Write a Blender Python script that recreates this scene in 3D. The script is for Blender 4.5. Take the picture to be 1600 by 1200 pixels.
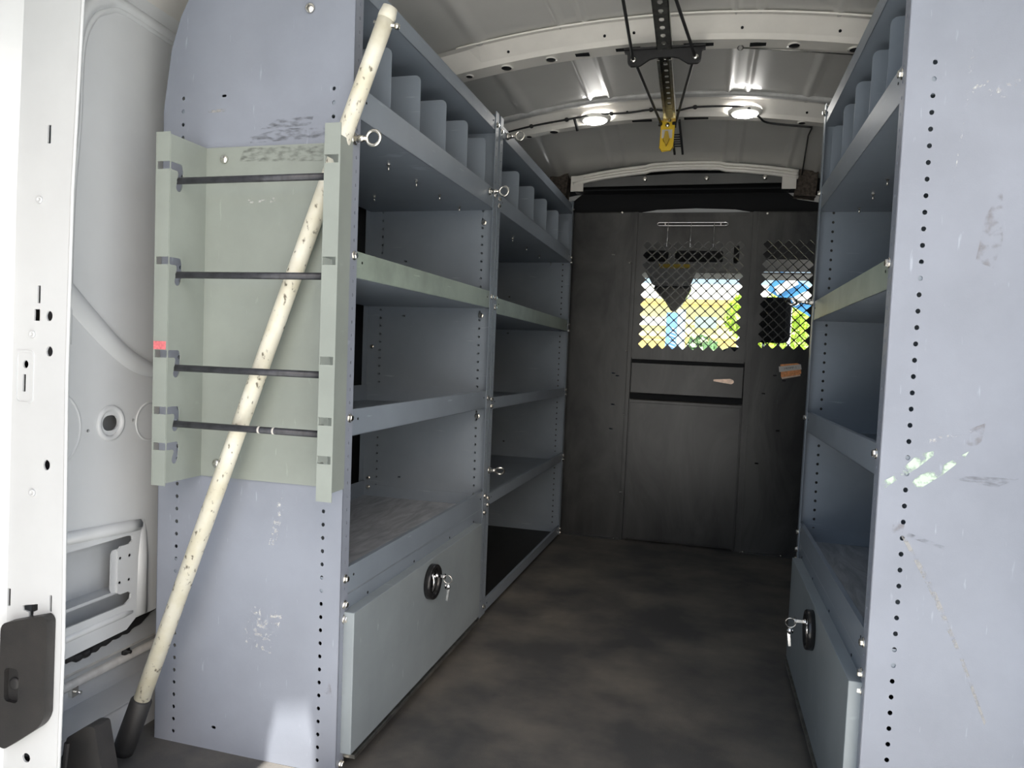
import bpy, math, random
from math import pi, sin, cos, radians
from mathutils import Vector, Matrix, Euler
from mathutils.geometry import tessellate_polygon
random.seed(7)
for o in list(bpy.data.objects): bpy.data.objects.remove(o)
S = bpy.context.scene
COL = S.collection

# ------------------------------------------------------------ camera
YAW, PITCH, ROLL, FPX = .2525, -.0334, .0459, 1152.3
CAM = Vector((0, 0, .81))
fw = Vector((-sin(YAW)*cos(PITCH), cos(YAW)*cos(PITCH), sin(PITCH)))
r0 = Vector((cos(YAW), sin(YAW), 0)); u0 = r0.cross(fw)
rr = cos(ROLL)*r0 + sin(ROLL)*u0; uu = -sin(ROLL)*r0 + cos(ROLL)*u0
cd = bpy.data.cameras.new('camera'); cam = bpy.data.objects.new('camera', cd); COL.objects.link(cam)
cam.matrix_world = Matrix(((rr.x, uu.x, -fw.x, CAM.x), (rr.y, uu.y, -fw.y, CAM.y), (rr.z, uu.z, -fw.z, CAM.z), (0, 0, 0, 1)))
cd.sensor_width = 36; cd.lens = FPX/1600*36; cd.clip_start = .02; cd.clip_end = 300
S.camera = cam

# ------------------------------------------------------------ world, sun, exposure
w = bpy.data.worlds.new('sky'); S.world = w; w.use_nodes = True
nt = w.node_tree; bg = nt.nodes['Background']
sky = nt.nodes.new('ShaderNodeTexSky'); sky.sky_type = 'NISHITA'; sky.sun_disc = False
sky.sun_elevation = radians(32); sky.sun_rotation = radians(152); sky.dust_density = 2.5; sky.air_density = 1.0
hz = nt.nodes.new('ShaderNodeMix'); hz.data_type = 'RGBA'; hz.inputs[0].default_value = .35; hz.inputs[7].default_value = (4.0, 5.0, 6.6, 1)
nt.links.new(sky.outputs[0], hz.inputs[6]); nt.links.new(hz.outputs[2], bg.inputs[0]); bg.inputs[1].default_value = .15
sl = bpy.data.lights.new('sun', 'SUN'); sl.energy = 10.0; sl.angle = radians(.6); sl.color = (1, .95, .87)
sun = bpy.data.objects.new('sun', sl); COL.objects.link(sun)
sun.rotation_euler = Vector((.0, .288, -1.0)).to_track_quat('-Z', 'Y').to_euler()
S.view_settings.view_transform = 'Standard'; S.view_settings.look = 'None'
S.view_settings.gamma = 1; S.view_settings.exposure = .69
S.view_settings.use_curve_mapping = False

# ------------------------------------------------------------ materials
def lin(c):
    return tuple((v/255/12.92 if v/255 <= .04045 else ((v/255+.055)/1.055)**2.4) for v in c)
MATS = {}
def mat(name, col, rough=.5, metal=0., noise=0., nscale=8., col2=None, bump=0., bscale=200., spec=.5, scratch=0., sdir=(1, 1, 1), emit=0., coat=0., lohi=(.35, .65), nmap=None):
    m = bpy.data.materials.new(name); m.use_nodes = True; MATS[name] = m
    t = m.node_tree; b = t.nodes['Principled BSDF']
    b.inputs['Roughness'].default_value = rough; b.inputs['Metallic'].default_value = metal
    b.inputs['Specular IOR Level'].default_value = spec
    if coat: b.inputs['Coat Weight'].default_value = coat; b.inputs['Coat Roughness'].default_value = .08
    c = (*col, 1)
    tc = t.nodes.new('ShaderNodeTexCoord')
    out = None
    if noise or col2:
        n = t.nodes.new('ShaderNodeTexNoise'); n.inputs['Scale'].default_value = nscale; n.inputs['Detail'].default_value = 8; n.inputs['Roughness'].default_value = .6
        if nmap:
            mq = t.nodes.new('ShaderNodeMapping'); mq.inputs['Scale'].default_value = nmap; n.inputs['Distortion'].default_value = 1.2
            t.links.new(tc.outputs['Object'], mq.inputs[0]); t.links.new(mq.outputs[0], n.inputs['Vector'])
        else: t.links.new(tc.outputs['Object'], n.inputs['Vector'])
        r = t.nodes.new('ShaderNodeMapRange'); r.inputs[1].default_value = lohi[0]; r.inputs[2].default_value = lohi[1]
        t.links.new(n.outputs[0], r.inputs[0])
        mx = t.nodes.new('ShaderNodeMix'); mx.data_type = 'RGBA'
        a = c if col2 else (*[v*(1-noise) for v in col], 1); d = (*col2, 1) if col2 else (*[min(1, v*(1+noise)) for v in col], 1)
        mx.inputs[6].default_value = a; mx.inputs[7].default_value = d
        t.links.new(r.outputs[0], mx.inputs[0]); out = mx.outputs[2]
    if scratch:
        mp = t.nodes.new('ShaderNodeMapping'); mp.inputs['Scale'].default_value = sdir; mp.inputs['Rotation'].default_value = (.3, .5, .2)
        n2 = t.nodes.new('ShaderNodeTexNoise'); n2.inputs['Scale'].default_value = 9; n2.inputs['Detail'].default_value = 3
        t.links.new(tc.outputs['Object'], mp.inputs[0]); t.links.new(mp.outputs[0], n2.inputs['Vector'])
        r2 = t.nodes.new('ShaderNodeMapRange'); r2.inputs[1].default_value = .69; r2.inputs[2].default_value = .76; r2.inputs[4].default_value = scratch
        t.links.new(n2.outputs[0], r2.inputs[0])
        m2 = t.nodes.new('ShaderNodeMix'); m2.data_type = 'RGBA'; m2.inputs[7].default_value = (*[min(1, v*1.9+.05) for v in col], 1)
        if out: t.links.new(out, m2.inputs[6])
        else: m2.inputs[6].default_value = c
        t.links.new(r2.outputs[0], m2.inputs[0]); out = m2.outputs[2]
    if out: t.links.new(out, b.inputs['Base Color'])
    else: b.inputs['Base Color'].default_value = c
    if bump:
        n3 = t.nodes.new('ShaderNodeTexNoise'); n3.inputs['Scale'].default_value = bscale; n3.inputs['Detail'].default_value = 4
        t.links.new(tc.outputs['Object'], n3.inputs['Vector'])
        bp = t.nodes.new('ShaderNodeBump'); bp.inputs['Strength'].default_value = bump; bp.inputs['Distance'].default_value = .002
        t.links.new(n3.outputs[0], bp.inputs['Height']); t.links.new(bp.outputs[0], b.inputs['Normal'])
    if emit:
        b.inputs['Emission Color'].default_value = c; b.inputs['Emission Strength'].default_value = emit
    return m
def scuff(name, col, thr=(.5, .6), scale=60, rough=.6, stretch=(1, 1, 1), alpha=1.):
    """a worn mark with ragged edges: colour with noise-driven transparency"""
    m = bpy.data.materials.new(name); m.use_nodes = True; MATS[name] = m
    t = m.node_tree; b = t.nodes['Principled BSDF']; b.inputs['Base Color'].default_value = (*col, 1); b.inputs['Roughness'].default_value = rough
    tc = t.nodes.new('ShaderNodeTexCoord'); mp = t.nodes.new('ShaderNodeMapping'); mp.inputs['Scale'].default_value = stretch
    n = t.nodes.new('ShaderNodeTexNoise'); n.inputs['Scale'].default_value = scale; n.inputs['Detail'].default_value = 5
    r = t.nodes.new('ShaderNodeMapRange'); r.inputs[1].default_value = thr[0]; r.inputs[2].default_value = thr[1]; r.inputs[4].default_value = alpha
    t.links.new(tc.outputs['Object'], mp.inputs[0]); t.links.new(mp.outputs[0], n.inputs['Vector']); t.links.new(n.outputs[0], r.inputs[0]); t.links.new(r.outputs[0], b.inputs['Alpha'])
    return m

PAINT = mat('shelf_paint', (.212, .248, .293), .42, noise=.07, nscale=5, scratch=.35, sdir=(1, 1.2, 14), bump=.05, bscale=500)
PANEL = mat('end_panel_paint', (.245, .270, .325), .45, noise=.08, nscale=4, scratch=.3, sdir=(14, 1, 2), bump=.06, bscale=400)
DOORP = mat('drop_door_paint', (.25, .285, .305), .45, noise=.09, nscale=5, scratch=.4, sdir=(1, 8, 2))
GALV = mat('green_grey_lip_paint', (.245, .295, .255), .4, noise=.2, nscale=7, scratch=.4, sdir=(1, 1.2, 14))
RACK = mat('rack_grey_paint', (.26, .29, .268), .45, noise=.07, nscale=6, scratch=.2, sdir=(10, 1, 2), bump=.05, bscale=500)
WHITE = mat('white_body_paint', (.60, .62, .635), .28, noise=.05, nscale=3, coat=.4)
WHITED = mat('white_body_paint_dusty', (.55, .55, .54), .4, noise=.12, nscale=30)
CREAM = mat('roof_bow_paint', (.86, .83, .77), .3, noise=.05, nscale=6, coat=.4)
ROOF = mat('roof_skin_grey', (.64, .63, .60), .34, noise=.04, nscale=3, coat=.5)
PRIM = mat('grey_primer', (.50, .52, .54), .3, noise=.05)
BLACKP = mat('black_paint_and_sheen', (.018, .019, .021), .30, col2=(.056, .057, .056), nscale=3.0, nmap=(1.6, 1, .6), lohi=(.38, .62), scratch=.22, sdir=(9, 1, 1.2), bump=.04, bscale=300)  # paler stretched noise paints brushed reflections into the black
BLACKD = mat('black_fill', (.003, .004, .006), .8)  # near-black fill; in holes it stands in for their inner shade
RUB = mat('black_rubber', (.018, .018, .019), .55, noise=.2, nscale=40)
PLAS = mat('black_moulded_plastic', (.016, .016, .0165), .5, col2=(.030, .028, .027), nscale=14, bump=.3, bscale=900)
STEEL = mat('zinc_steel', (.80, .78, .73), .22, 1., noise=.1, nscale=200)
DSTEEL = mat('galvanised_strut', (.34, .34, .32), .38, 1., noise=.25, nscale=40)
BRASS = mat('yellow_zinc', (.80, .66, .32), .28, 1.)
CHROME = mat('chrome', (.85, .85, .86), .12, 1.)
POLE = mat('white_pole_paint', (.72, .71, .63), .42, col2=(.60, .57, .45), nscale=16, scratch=.0)
POLES = scuff('pole_chips', (.16, .14, .10), (.61, .70), 110, stretch=(1, 1, .6), alpha=.7)
ROD = mat('dark_steel_rod', (.045, .047, .055), .38, .3, noise=.35, nscale=50, scratch=.4, sdir=(1, 8, 8))
YEL = mat('yellow_plastic', (.80, .55, .03), .4)
YELD = mat('yellow_plastic_worn', (.50, .34, .03), .5)
LABEL = mat('pale_label', (.60, .58, .55), .6)
ORANGE = mat('orange_label', (.78, .33, .13), .6, noise=.25, nscale=120)
PEACH = mat('peach_label', (.72, .52, .40), .6, noise=.1, nscale=120)
COPPER = mat('worn_handle', (.80, .60, .48), .38, .35, noise=.2, nscale=60)
LINK = mat('ink', (.12, .12, .14), .7)
FOAM = mat('brown_foam', (.085, .070, .058), .95, noise=.45, nscale=90, bump=.6, bscale=250)
LENS = mat('lamp_lens', (1, .98, .94), .3, emit=30.)
PEARL = mat('lamp_bezel', (.75, .74, .70), .3)
PINK = mat('red_crayon', (.62, .16, .18), .7, noise=.2, nscale=200)
SCW = scuff('white_scratches', (.66, .67, .67), (.56, .68), 120, alpha=.7)
SCG = scuff('green_white_scuff', (.52, .66, .54), (.46, .58), 45)
SCK = scuff('black_rub', (.05, .05, .05), (.42, .72), 60, stretch=(1, 1, 3), alpha=.4)
SCB = scuff('brown_stain', (.20, .15, .12), (.48, .72), 60, alpha=.4)
SCL = scuff('long_pale_scratch', (.42, .42, .41), (.42, .60), 70, alpha=.6)
TRAY = mat('worn_shelf_paint', (.26, .28, .31), .35, col2=(.50, .52, .55), nscale=5, nmap=(6, 1.2, 1), scratch=.3, sdir=(12, 1, 1))
# floor mat
FLOOR = mat('rubber_floor', (.070, .069, .068), .6, col2=(.22, .198, .165), nscale=3.6, bump=.5, bscale=500, lohi=(.40, .78))

# ------------------------------------------------------------ frames: the shelving stands a degree or so off square
def R3(ax, a): return Matrix.Rotation(a, 4, ax)
def about(M, p): return Matrix.Translation(p) @ M @ Matrix.Translation(-Vector(p))
FR = {'W': Matrix.Identity(4)}
FR['L'] = about(R3('X', .0127) @ R3('Y', -.0063) @ R3('Z', -.0168), Vector((-.644, 1.166, .81)))
FR['R'] = about(R3('X', .0033) @ R3('Y', .0041) @ R3('Z', -.0018), Vector((.276, .778, .81)))
FR['L2'] = FR['L'] @ about(R3('X', -.012), Vector((-.644, 2.19, .81)))
XL, XR, D = -.644, .276, .415

# ------------------------------------------------------------ mesh builder
class MB:
    def __init__(s): s.v = []; s.f = []; s.m = []; s.sm = []
    def add(s, vs, fs, mi=0, smooth=False):
        o = len(s.v); s.v += [tuple(v) for v in vs]
        for f in fs: s.f.append(tuple(i+o for i in f)); s.m.append(mi); s.sm.append(smooth)
        return s
    def box(s, x0, x1, y0, y1, z0, z1, mi=0):
        if x0 > x1: x0, x1 = x1, x0
        if y0 > y1: y0, y1 = y1, y0
        if z0 > z1: z0, z1 = z1, z0
        v = [(x0, y0, z0), (x1, y0, z0), (x1, y1, z0), (x0, y1, z0), (x0, y0, z1), (x1, y0, z1), (x1, y1, z1), (x0, y1, z1)]
        return s.add(v, [(0, 3, 2, 1), (4, 5, 6, 7), (0, 1, 5, 4), (1, 2, 6, 5), (2, 3, 7, 6), (3, 0, 4, 7)], mi)
    def obox(s, M, sx, sy, sz, mi=0):
        v = [M @ Vector((a*sx/2, b*sy/2, c*sz/2)) for c in (-1, 1) for a, b in ((-1, -1), (1, -1), (1, 1), (-1, 1))]
        return s.add(v, [(0, 3, 2, 1), (4, 5, 6, 7), (0, 1, 5, 4), (1, 2, 6, 5), (2, 3, 7, 6), (3, 0, 4, 7)], mi)
    def plate(s, outer, holes, ax, a, b, mi=0):
        """extruded polygon with holes; ax = normal axis, a..b extents on it"""
        loops = [outer]+list(holes)
        flat = [p for l in loops for p in l]
        tr = tessellate_polygon([[Vector((p[0], p[1], 0)) for p in l] for l in loops])
        def P(p, t):
            return {'x': (t, p[0], p[1]), 'y': (p[0], t, p[1]), 'z': (p[0], p[1], t)}[ax]
        n = len(flat); vs = [P(p, a) for p in flat]+[P(p, b) for p in flat]
        fs = [tuple(t) for t in tr]+[tuple(i+n for i in reversed(t)) for t in tr]
        k = 0
        for l in loops:
            for i in range(len(l)):
                j = (i+1) % len(l); fs.append((k+i, k+j, k+j+n, k+i+n))
            k += len(l)
        return s.add(vs, fs, mi)
    def tube(s, pts, r, n=10, mi=0, caps=True, closed=False, sx=1.):
        pts = [Vector(p) for p in pts]; N = len(pts)
        rs = r if isinstance(r, (list, tuple)) else [r]*N
        vs = []; fs = []; up = None
        for i, p in enumerate(pts):
            if closed: t = (pts[(i+1) % N]-pts[i-1]).normalized()
            else: t = (pts[min(i+1, N-1)]-pts[max(i-1, 0)]).normalized()
            if up is None:
                up = Vector((0, 0, 1)) if abs(t.z) < .9 else Vector((1, 0, 0))
            a = (up - t*up.dot(t)).normalized(); b = t.cross(a); up = a
            for k in range(n):
                an = 2*pi*k/n; vs.append(p+rs[i]*(cos(an)*a+sin(an)*b*sx))
        M = N if closed else N-1
        for i in range(M):
            for k in range(n):
                i2 = (i+1) % N
                fs.append((i*n+k, i*n+(k+1) % n, i2*n+(k+1) % n, i2*n+k))
        s.add(vs, fs, mi, True)
        if caps and not closed:
            o = len(s.v)-len(vs)
            s.f.append(tuple(o+k for k in reversed(range(n)))); s.m.append(mi); s.sm.append(False)
            s.f.append(tuple(o+(N-1)*n+k for k in range(n))); s.m.append(mi); s.sm.append(False)
        return s
    def ring(s, c, nrm, R, r, n=28, m=8, mi=0):
        c = Vector(c); nrm = Vector(nrm).normalized(); a = nrm.orthogonal().normalized(); b = nrm.cross(a)
        return s.tube([c+R*(cos(2*pi*i/n)*a+sin(2*pi*i/n)*b) for i in range(n)], r, m, mi, closed=True)
    def lathe(s, c, ax, prof, n=24, mi=0, smooth=True):
        """profile [(radius, height)] around axis ax from point c"""
        c = Vector(c); ax = Vector(ax).normalized(); a = ax.orthogonal().normalized(); b = ax.cross(a)
        vs = []; fs = []
        for (r, h) in prof:
            for k in range(n): vs.append(c+ax*h+r*(cos(2*pi*k/n)*a+sin(2*pi*k/n)*b))
        for i in range(len(prof)-1):
            for k in range(n): fs.append((i*n+k, i*n+(k+1) % n, (i+1)*n+(k+1) % n, (i+1)*n+k))
        fs.append(tuple(range(n))[::-1]); fs.append(tuple((len(prof)-1)*n+k for k in range(n)))
        return s.add(vs, fs, mi, smooth)
    def grid(s, fn, nu, nv, mi=0, smooth=True):
        vs = [fn(i/nu, j/nv) for j in range(nv+1) for i in range(nu+1)]
        fs = [(j*(nu+1)+i, j*(nu+1)+i+1, (j+1)*(nu+1)+i+1, (j+1)*(nu+1)+i) for j in range(nv) for i in range(nu)]
        return s.add(vs, fs, mi, smooth)

def build(name, mb, mats, parent=None, origin=(0, 0, 0), bevel=0.):
    me = bpy.data.meshes.new(name); o = Vector(origin)
    me.from_pydata([Vector(v)-o for v in mb.v], [], mb.f)
    for m in (mats if isinstance(mats, (list, tuple)) else [mats]): me.materials.append(m)
    me.polygons.foreach_set('material_index', mb.m); me.polygons.foreach_set('use_smooth', mb.sm)
    me.update()
    ob = bpy.data.objects.new(name, me); COL.objects.link(ob)
    if parent: ob.parent = parent
    if bevel:
        bm = ob.modifiers.new('bevel', 'BEVEL'); bm.width = bevel; bm.segments = 2; bm.limit_method = 'ANGLE'; bm.angle_limit = radians(40)
    return ob
def tag(o, label=None, cat=None, group=None, kind=None):
    if label: o['label'] = label
    if cat: o['category'] = cat
    if group: o['group'] = group
    if kind: o['kind'] = kind
    return o
ORG = {}
def thing(name, label, cat, origin, frame='W', group=None):
    o = bpy.data.objects.new(name, None); COL.objects.link(o); o.empty_display_size = .05
    o.matrix_world = FR[frame] @ Matrix.Translation(Vector(origin))
    ORG[o.name] = Vector(origin)
    return tag(o, label, cat, group)
def part(name, mb, mats, root, bevel=0., parent=None, label=None):
    ob = build(name, mb, mats, parent or root, ORG[root.name], bevel)
    if label: ob['label'] = label
    return ob
def single(name, label, cat, mb, mats, origin, frame='W', group=None, bevel=0.):
    ob = build(name, mb, mats, None, origin, bevel); ob.matrix_world = FR[frame] @ Matrix.Translation(Vector(origin))
    return tag(ob, label, cat, group)
def struct(name, mb, mats, bevel=0., parent=None, label=None):
    ob = build(name, mb, mats, parent, (0, 0, 0), bevel)
    if not parent: ob['kind'] = 'structure'
    if label: ob['label'] = label
    return ob
def circ(c, r, n=10, ry=None):
    ry = ry or r
    return [(c[0]+r*cos(2*pi*i/n), c[1]+ry*sin(2*pi*i/n)) for i in range(n)]
def rrect(x0, x1, y0, y1, r, n=5):
    out = []
    for cx, cy, a in ((x1-r, y1-r, 0), (x0+r, y1-r, pi/2), (x0+r, y0+r, pi), (x1-r, y0+r, 1.5*pi)):
        for i in range(n+1): t = a+pi/2*i/n; out.append((cx+r*cos(t), cy+r*sin(t)))
    return out
def rpoly(pts, r, n=4):
    """polygon with rounded corners"""
    out = []; N = len(pts)
    for i in range(N):
        p = Vector(pts[i]); a = (Vector(pts[i-1])-p); b = (Vector(pts[(i+1) % N])-p)
        rr_ = min(r, a.length*.45, b.length*.45); A = p+a.normalized()*rr_; B = p+b.normalized()*rr_
        for k in range(n+1):
            t = k/n; q = A*(1-t)**2+p*2*t*(1-t)+B*t*t; out.append((q.x, q.y))
    return out

# bolt meshes shared by every bolt
def bolt_mesh():
    m = MB(); m.lathe((0, 0, 0), (0, 0, 1), [(.0085, 0), (.0085, .0018), (.0066, .0022)], 16)
    m.lathe((0, 0, .002), (0, 0, 1), [(.0064, 0), (.0064, .0038), (.0052, .0052)], 6, smooth=False); return m
def stud_mesh():
    m = MB(); m.lathe((0, 0, 0), (0, 0, 1), [(.005, 0), (.005, .003)], 6, smooth=False); m.lathe((0, 0, .003), (0, 0, 1), [(.0022, 0), (.0022, .012)], 8); return m
def pan_mesh():
    m = MB(); m.lathe((0, 0, 0), (0, 0, 1), [(.009, 0), (.0085, .003), (.005, .0055)], 14); m.box(-.005, .005, -.0008, .0008, .0052, .006); return m
_bm = {}
def fix(kind, root, pos, d, name='bolt', sc=1.):
    if kind not in _bm:
        mb = {'bolt': bolt_mesh, 'stud': stud_mesh, 'pan': pan_mesh}[kind]()
        me = bpy.data.meshes.new(name); me.from_pydata(mb.v, [], mb.f); me.materials.append(STEEL)
        me.polygons.foreach_set('use_smooth', mb.sm); _bm[kind] = me
    ob = bpy.data.objects.new(name, _bm[kind]); COL.objects.link(ob); ob.parent = root
    q = Vector(d).to_track_quat('Z', 'Y') @ Euler((0, 0, random.random()*2)).to_quaternion()
    ob.matrix_local = Matrix.Translation(Vector(pos)-ORG[root.name]) @ q.to_matrix().to_4x4() @ Matrix.Scale(sc, 4)
    return ob

# ============================================================ THE VAN BODY
XC = -.15
def zc(y): return 1.80 if y < 2.95 else 1.80-(y-2.95)*.17
def zr(x, y):
    d = abs(x-XC); z = zc(y)-.055*(d/.6)**2
    if d > .78: z -= ((d-.78)/.19)**2*.16
    return z
# ground and floor
g = MB(); g.box(-40, 40, -40, 90, -.72, -.68)
struct('ground', g, mat('concrete_ground', (.42, .425, .42), .9, noise=.1, nscale=.7))
f = MB(); f.box(-1.11, .84, 1.02, 3.50, -.012, 0)
struct('floor', f, FLOOR)
f = MB(); f.box(-1.30, 1.0, .92, 5.6, -.14, -.014); f.box(-1.10, .80, .90, 1.02, -.014, -.004)
struct('floor_pan', f, WHITED)
# ceiling skin with pressed ribs
RIBS = [(-.86, .02), (-.70, .035), (-.455, .012), (-.385, .012), (.035, .014), (.10, .012), (.30, .02), (.42, .012)]
def skin(u, v):
    x = XC+(-.97+1.94*u); y = .80+2.75*v
    z = zr(x, y)
    for rx, wd in RIBS:
        if abs(x-rx) < wd and y > .9: z -= .007*(cos((x-rx)/wd*pi)+1)/2
    return (x, y, z)
c = MB(); c.grid(skin, 260, 20)
c.grid(lambda u, v: (lambda p: (p[0], p[1], p[2]+.02))(skin(1-u, v)), 40, 10)
struct('ceiling', c, ROOF)
def bow(name, y0, ya, yb, y1, h=.05, x0=-.93, x1=.93, holes=()):
    """hat-section roof bow crossing the ceiling"""
    m = MB()
    prof = [(y0-.022, -.004), (y0, -.006), (ya-.012, -h+.012), (ya, -h), (yb, -h), (y1, -.006), (y1+.02, -.004)]
    N = 60
    def P(i, j):
        d = x0+(x1-x0)*i/N; x = XC+d; yy, dz = prof[j]
        pinch = 1.
        e = abs(d)
        if e > .60: pinch = .72
        if .56 < e <= .60: pinch = .72+.28*(.60-e)/.04
        if j in (0, 1): yy = yy+(1-pinch)*.035
        return (x, yy, zr(x, yy)+dz+(0 if j < 2 or j > 4 else .0))
    vs = [P(i, j) for i in range(N+1) for j in range(len(prof))]; L = len(prof)
    fs = [(i*L+j, i*L+j+1, (i+1)*L+j+1, (i+1)*L+j) for i in range(N) for j in range(L-1)]
    m.add(vs, fs, 0, False)
    # weld seam bead along the rear edge
    m.tube([(XC+d/40*.62, y0-.02, zr(XC+d/40*.62, y0)-.007) for d in range(-40, 41)], .0035, 6)
    # black patches for the dark of holes in the underside, pressed cups around the round ones
    for (hx, kind, ww) in holes:
        yy = (ya+yb)/2; z = zr(hx, yy)-h
        if kind == 'slot': m.box(hx-ww/2, hx+ww/2, yy-.011, yy+.011, z-.0012, z+.001, 1)
        else:
            m.lathe((hx, yy, z+.001), (0, 0, -1), [(ww, 0), (ww, .0028)], 20, 0); m.lathe((hx, yy, z+.001), (0, 0, -1), [(ww*.72, 0), (ww*.72, .0034)], 20, 1)
    for hx in (-.62, -.33, -.245, .055, .31):
        ym = y0*.45+ya*.55; n = Vector((0, -.6, -1)); m.lathe((hx, ym, zr(hx, ym)-.028), n, [(.004, 0), (.004, .003)], 10, 1)
    ob = struct(name, m, [CREAM, BLACKD]); return ob
bow('trim_1', 2.145, 2.20, 2.265, 2.30, holes=[(-.76, 'r', .014), (-.64, 'r', .022), (-.50, 'r', .020), (-.41, 'slot', .055), (-.275, 'slot', .09), (-.055, 'slot', .10), (.11, 'slot', .06), (.20, 'r', .02), (.36, 'r', .02)])
bow('trim_2', 2.80, 2.865, 2.905, 2.93, holes=[(-.72, 'r', .014), (-.62, 'r', .022), (-.29, 'slot', .10), (-.07, 'slot', .10), (.30, 'r', .016)])
m = MB()   # pressed return strip just behind the second bow, and the short one behind the first
for (y, rr1) in ((2.755, .010), (2.775, .006)):
    m.tube([(XC+d/30*.74, y+.02*(d/30)**2, zr(XC+d/30*.74, y)-.004) for d in range(-30, 31)], rr1, 8, sx=1.6)
struct('trim_3', m, WHITED)
# header above the partition: double ridge, pale front strip with end tabs
m = MB()
def arc(dz, y, r): m.tube([(x_/40, y, 1.700+dz-.05*((x_/40+.10)/.5)**2+(.006 if -.29 < x_/40 < .03 else 0)) for x_ in range(-25, 15)], r, 8)
arc(.012, 3.385, .007); arc(-.002, 3.383, .007); arc(-.015, 3.38, .009)
for s_ in (-1, 1):
    x0 = -.635 if s_ < 0 else .285
    m.box(x0, x0+.058, 3.375, 3.382, 1.595, 1.665)
struct('trim_4', m, CREAM)
m = MB(); m.plate([(-.58, 1.617), (.29, 1.625), (.29, 1.655), (.10, 1.668), (-.15, 1.672), (-.40, 1.66), (-.58, 1.64)], [], 'y', 3.388, 3.392)
hd = thing('header_strip', 'dark grey strip with four white screws above the black partition', 'trim strip', (-.15, 3.39, 1.62))
part('strip', m, mat('dark_grey_strip', (.11, .112, .11), .4, noise=.1), hd)
for x in (-.545, -.30, -.03, .215): fix('pan', hd, (x, 3.388, 1.648), (0, -1, 0), 'screw', 1.35)
# body side walls
def ridge(mb, pts, r, x, flat=.5, mi=0): mb.tube([(x, p[0], p[1]) for p in pts], r, 10, mi, sx=1)
wl = MB()
outer = [(1.04, .212), (1.26, .218), (1.285, .235), (1.33, .235), (1.42, .24), (3.46, .24), (3.46, 1.62), (1.04, 1.62)]
holes = [rrect(1.182, 1.222, .634, .664, .0149, 6),
         [(1.095, .272), (1.255, .272), (1.268, .280), (1.270, .290), (1.262, .297), (1.240, .297), (1.232, .302), (1.231, .388), (1.238, .396), (1.262, .396), (1.271, .402), (1.268, .411), (1.255, .414), (1.095, .414)],
         circ((1.148, .638), .0035, 8), circ((1.262, .651), .0035, 8)]
wl.plate(outer, holes, 'x', -1.12, -1.124)
def spl(pts, n=8):
    out = []
    P = [Vector(p) for p in pts]
    for i in range(len(P)-1):
        a = P[max(i-1, 0)]; b = P[i]; c_ = P[i+1]; d = P[min(i+2, len(P)-1)]
        for k in range(n):
            t = k/n; out.append(tuple(.5*((2*b)+(-a+c_)*t+(2*a-5*b+4*c_-d)*t*t+(-a+3*b-3*c_+d)*t**3)))
    out.append(tuple(P[-1])); return out
sw = spl([(1.098, .80), (1.098, 1.041), (1.108, 1.194), (1.112, 1.333), (1.134, 1.399), (1.168, 1.43), (1.205, 1.445), (1.30, 1.444), (1.42, 1.44)])
wl.tube([(-1.121, a, b) for a, b in sw], .006, 8)
wl.tube([(-1.125, a-.012, b+.012) for a, b in sw], .014, 10)
# broad diagonal pressing
up = spl([(1.09, .925), (1.159, .865), (1.242, .800), (1.324, .764), (1.42, .745)]); dn = spl([(1.09, .868), (1.177, .797), (1.245, .755), (1.307, .737), (1.42, .72)])
n_ = len(up); vs = []
for i in range(n_):
    a = Vector(up[i]); b = Vector(dn[i])
    for t, h in ((0, 0), (.12, .006), (.5, .0075), (.85, .006), (1, 0)): q = a.lerp(b, t); vs.append((-1.1198+h, q.x, q.y))
wl.add(vs, [(i*5+j, i*5+j+1, (i+1)*5+j+1, (i+1)*5+j) for i in range(n_-1) for j in range(4)], 0, True)
wl.ring((-1.121, 1.202, .649), (1, 0, 0), .030, .006)
wl.ring((-1.121, 1.31, .645), (1, 0, 0), .040, .003)
wl.ring((-1.121, 1.055, .645), (1, 0, 0), .075, .003, 36)
for a in ((1.05, .445, 1.26, .432, .014), (1.05, .250, 1.25, .252, .008)): wl.tube([(-1.124, a[0], a[1]), (-1.124, a[2], a[3]), (-1.128, a[2]+.03, a[3]-.002)], a[4], 10)
wl.tube([(-1.126, 1.300, .24), (-1.128, 1.300, .36), (-1.138, 1.302, .46)], .016, 10)
# outer skin behind, lower recess with ribs, sill
wl.box(-1.165, -1.160, .99, 3.46, .16, 1.60, 1)
wl.box(-1.195, -1.190, .99, 3.46, -.05, .30, 1)
wl.box(-1.190, -1.124, .99, 3.46, .300, .306, 1)
for z_, r_ in ((.150, .013), (.118, .010)): wl.tube([(-1.190, 1.0, z_), (-1.190, 3.4, z_+.02)], r_, 10, 2)
wl.plate([(1.03, -.02), (1.36, -.02), (1.36, .070), (1.03, .068)], [rrect(1.245, 1.268, .002, .034, .003, 3), circ((1.265, .048), .012, 12, .010)], 'x', -1.105, -1.109)
wl.box(-1.19, -1.105, 1.03, 3.4, .068, .072, 1)
wl.tube([(-1.103, 1.03, -.004), (-1.103, 1.235, .008)], .004, 8)
# upper quarter above: cant rail
wl.box(-1.125, -1.120, .99, 3.46, 1.62, 1.68)
struct('wall_left', wl, [WHITE, PRIM, WHITED])
m = MB(); m.box(-1.104, -1.100, 1.42, 3.40, .02, 1.56); struct('dark_sheet_left', m, RUB)  # black sheet added behind the left shelving to darken the bays
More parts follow.
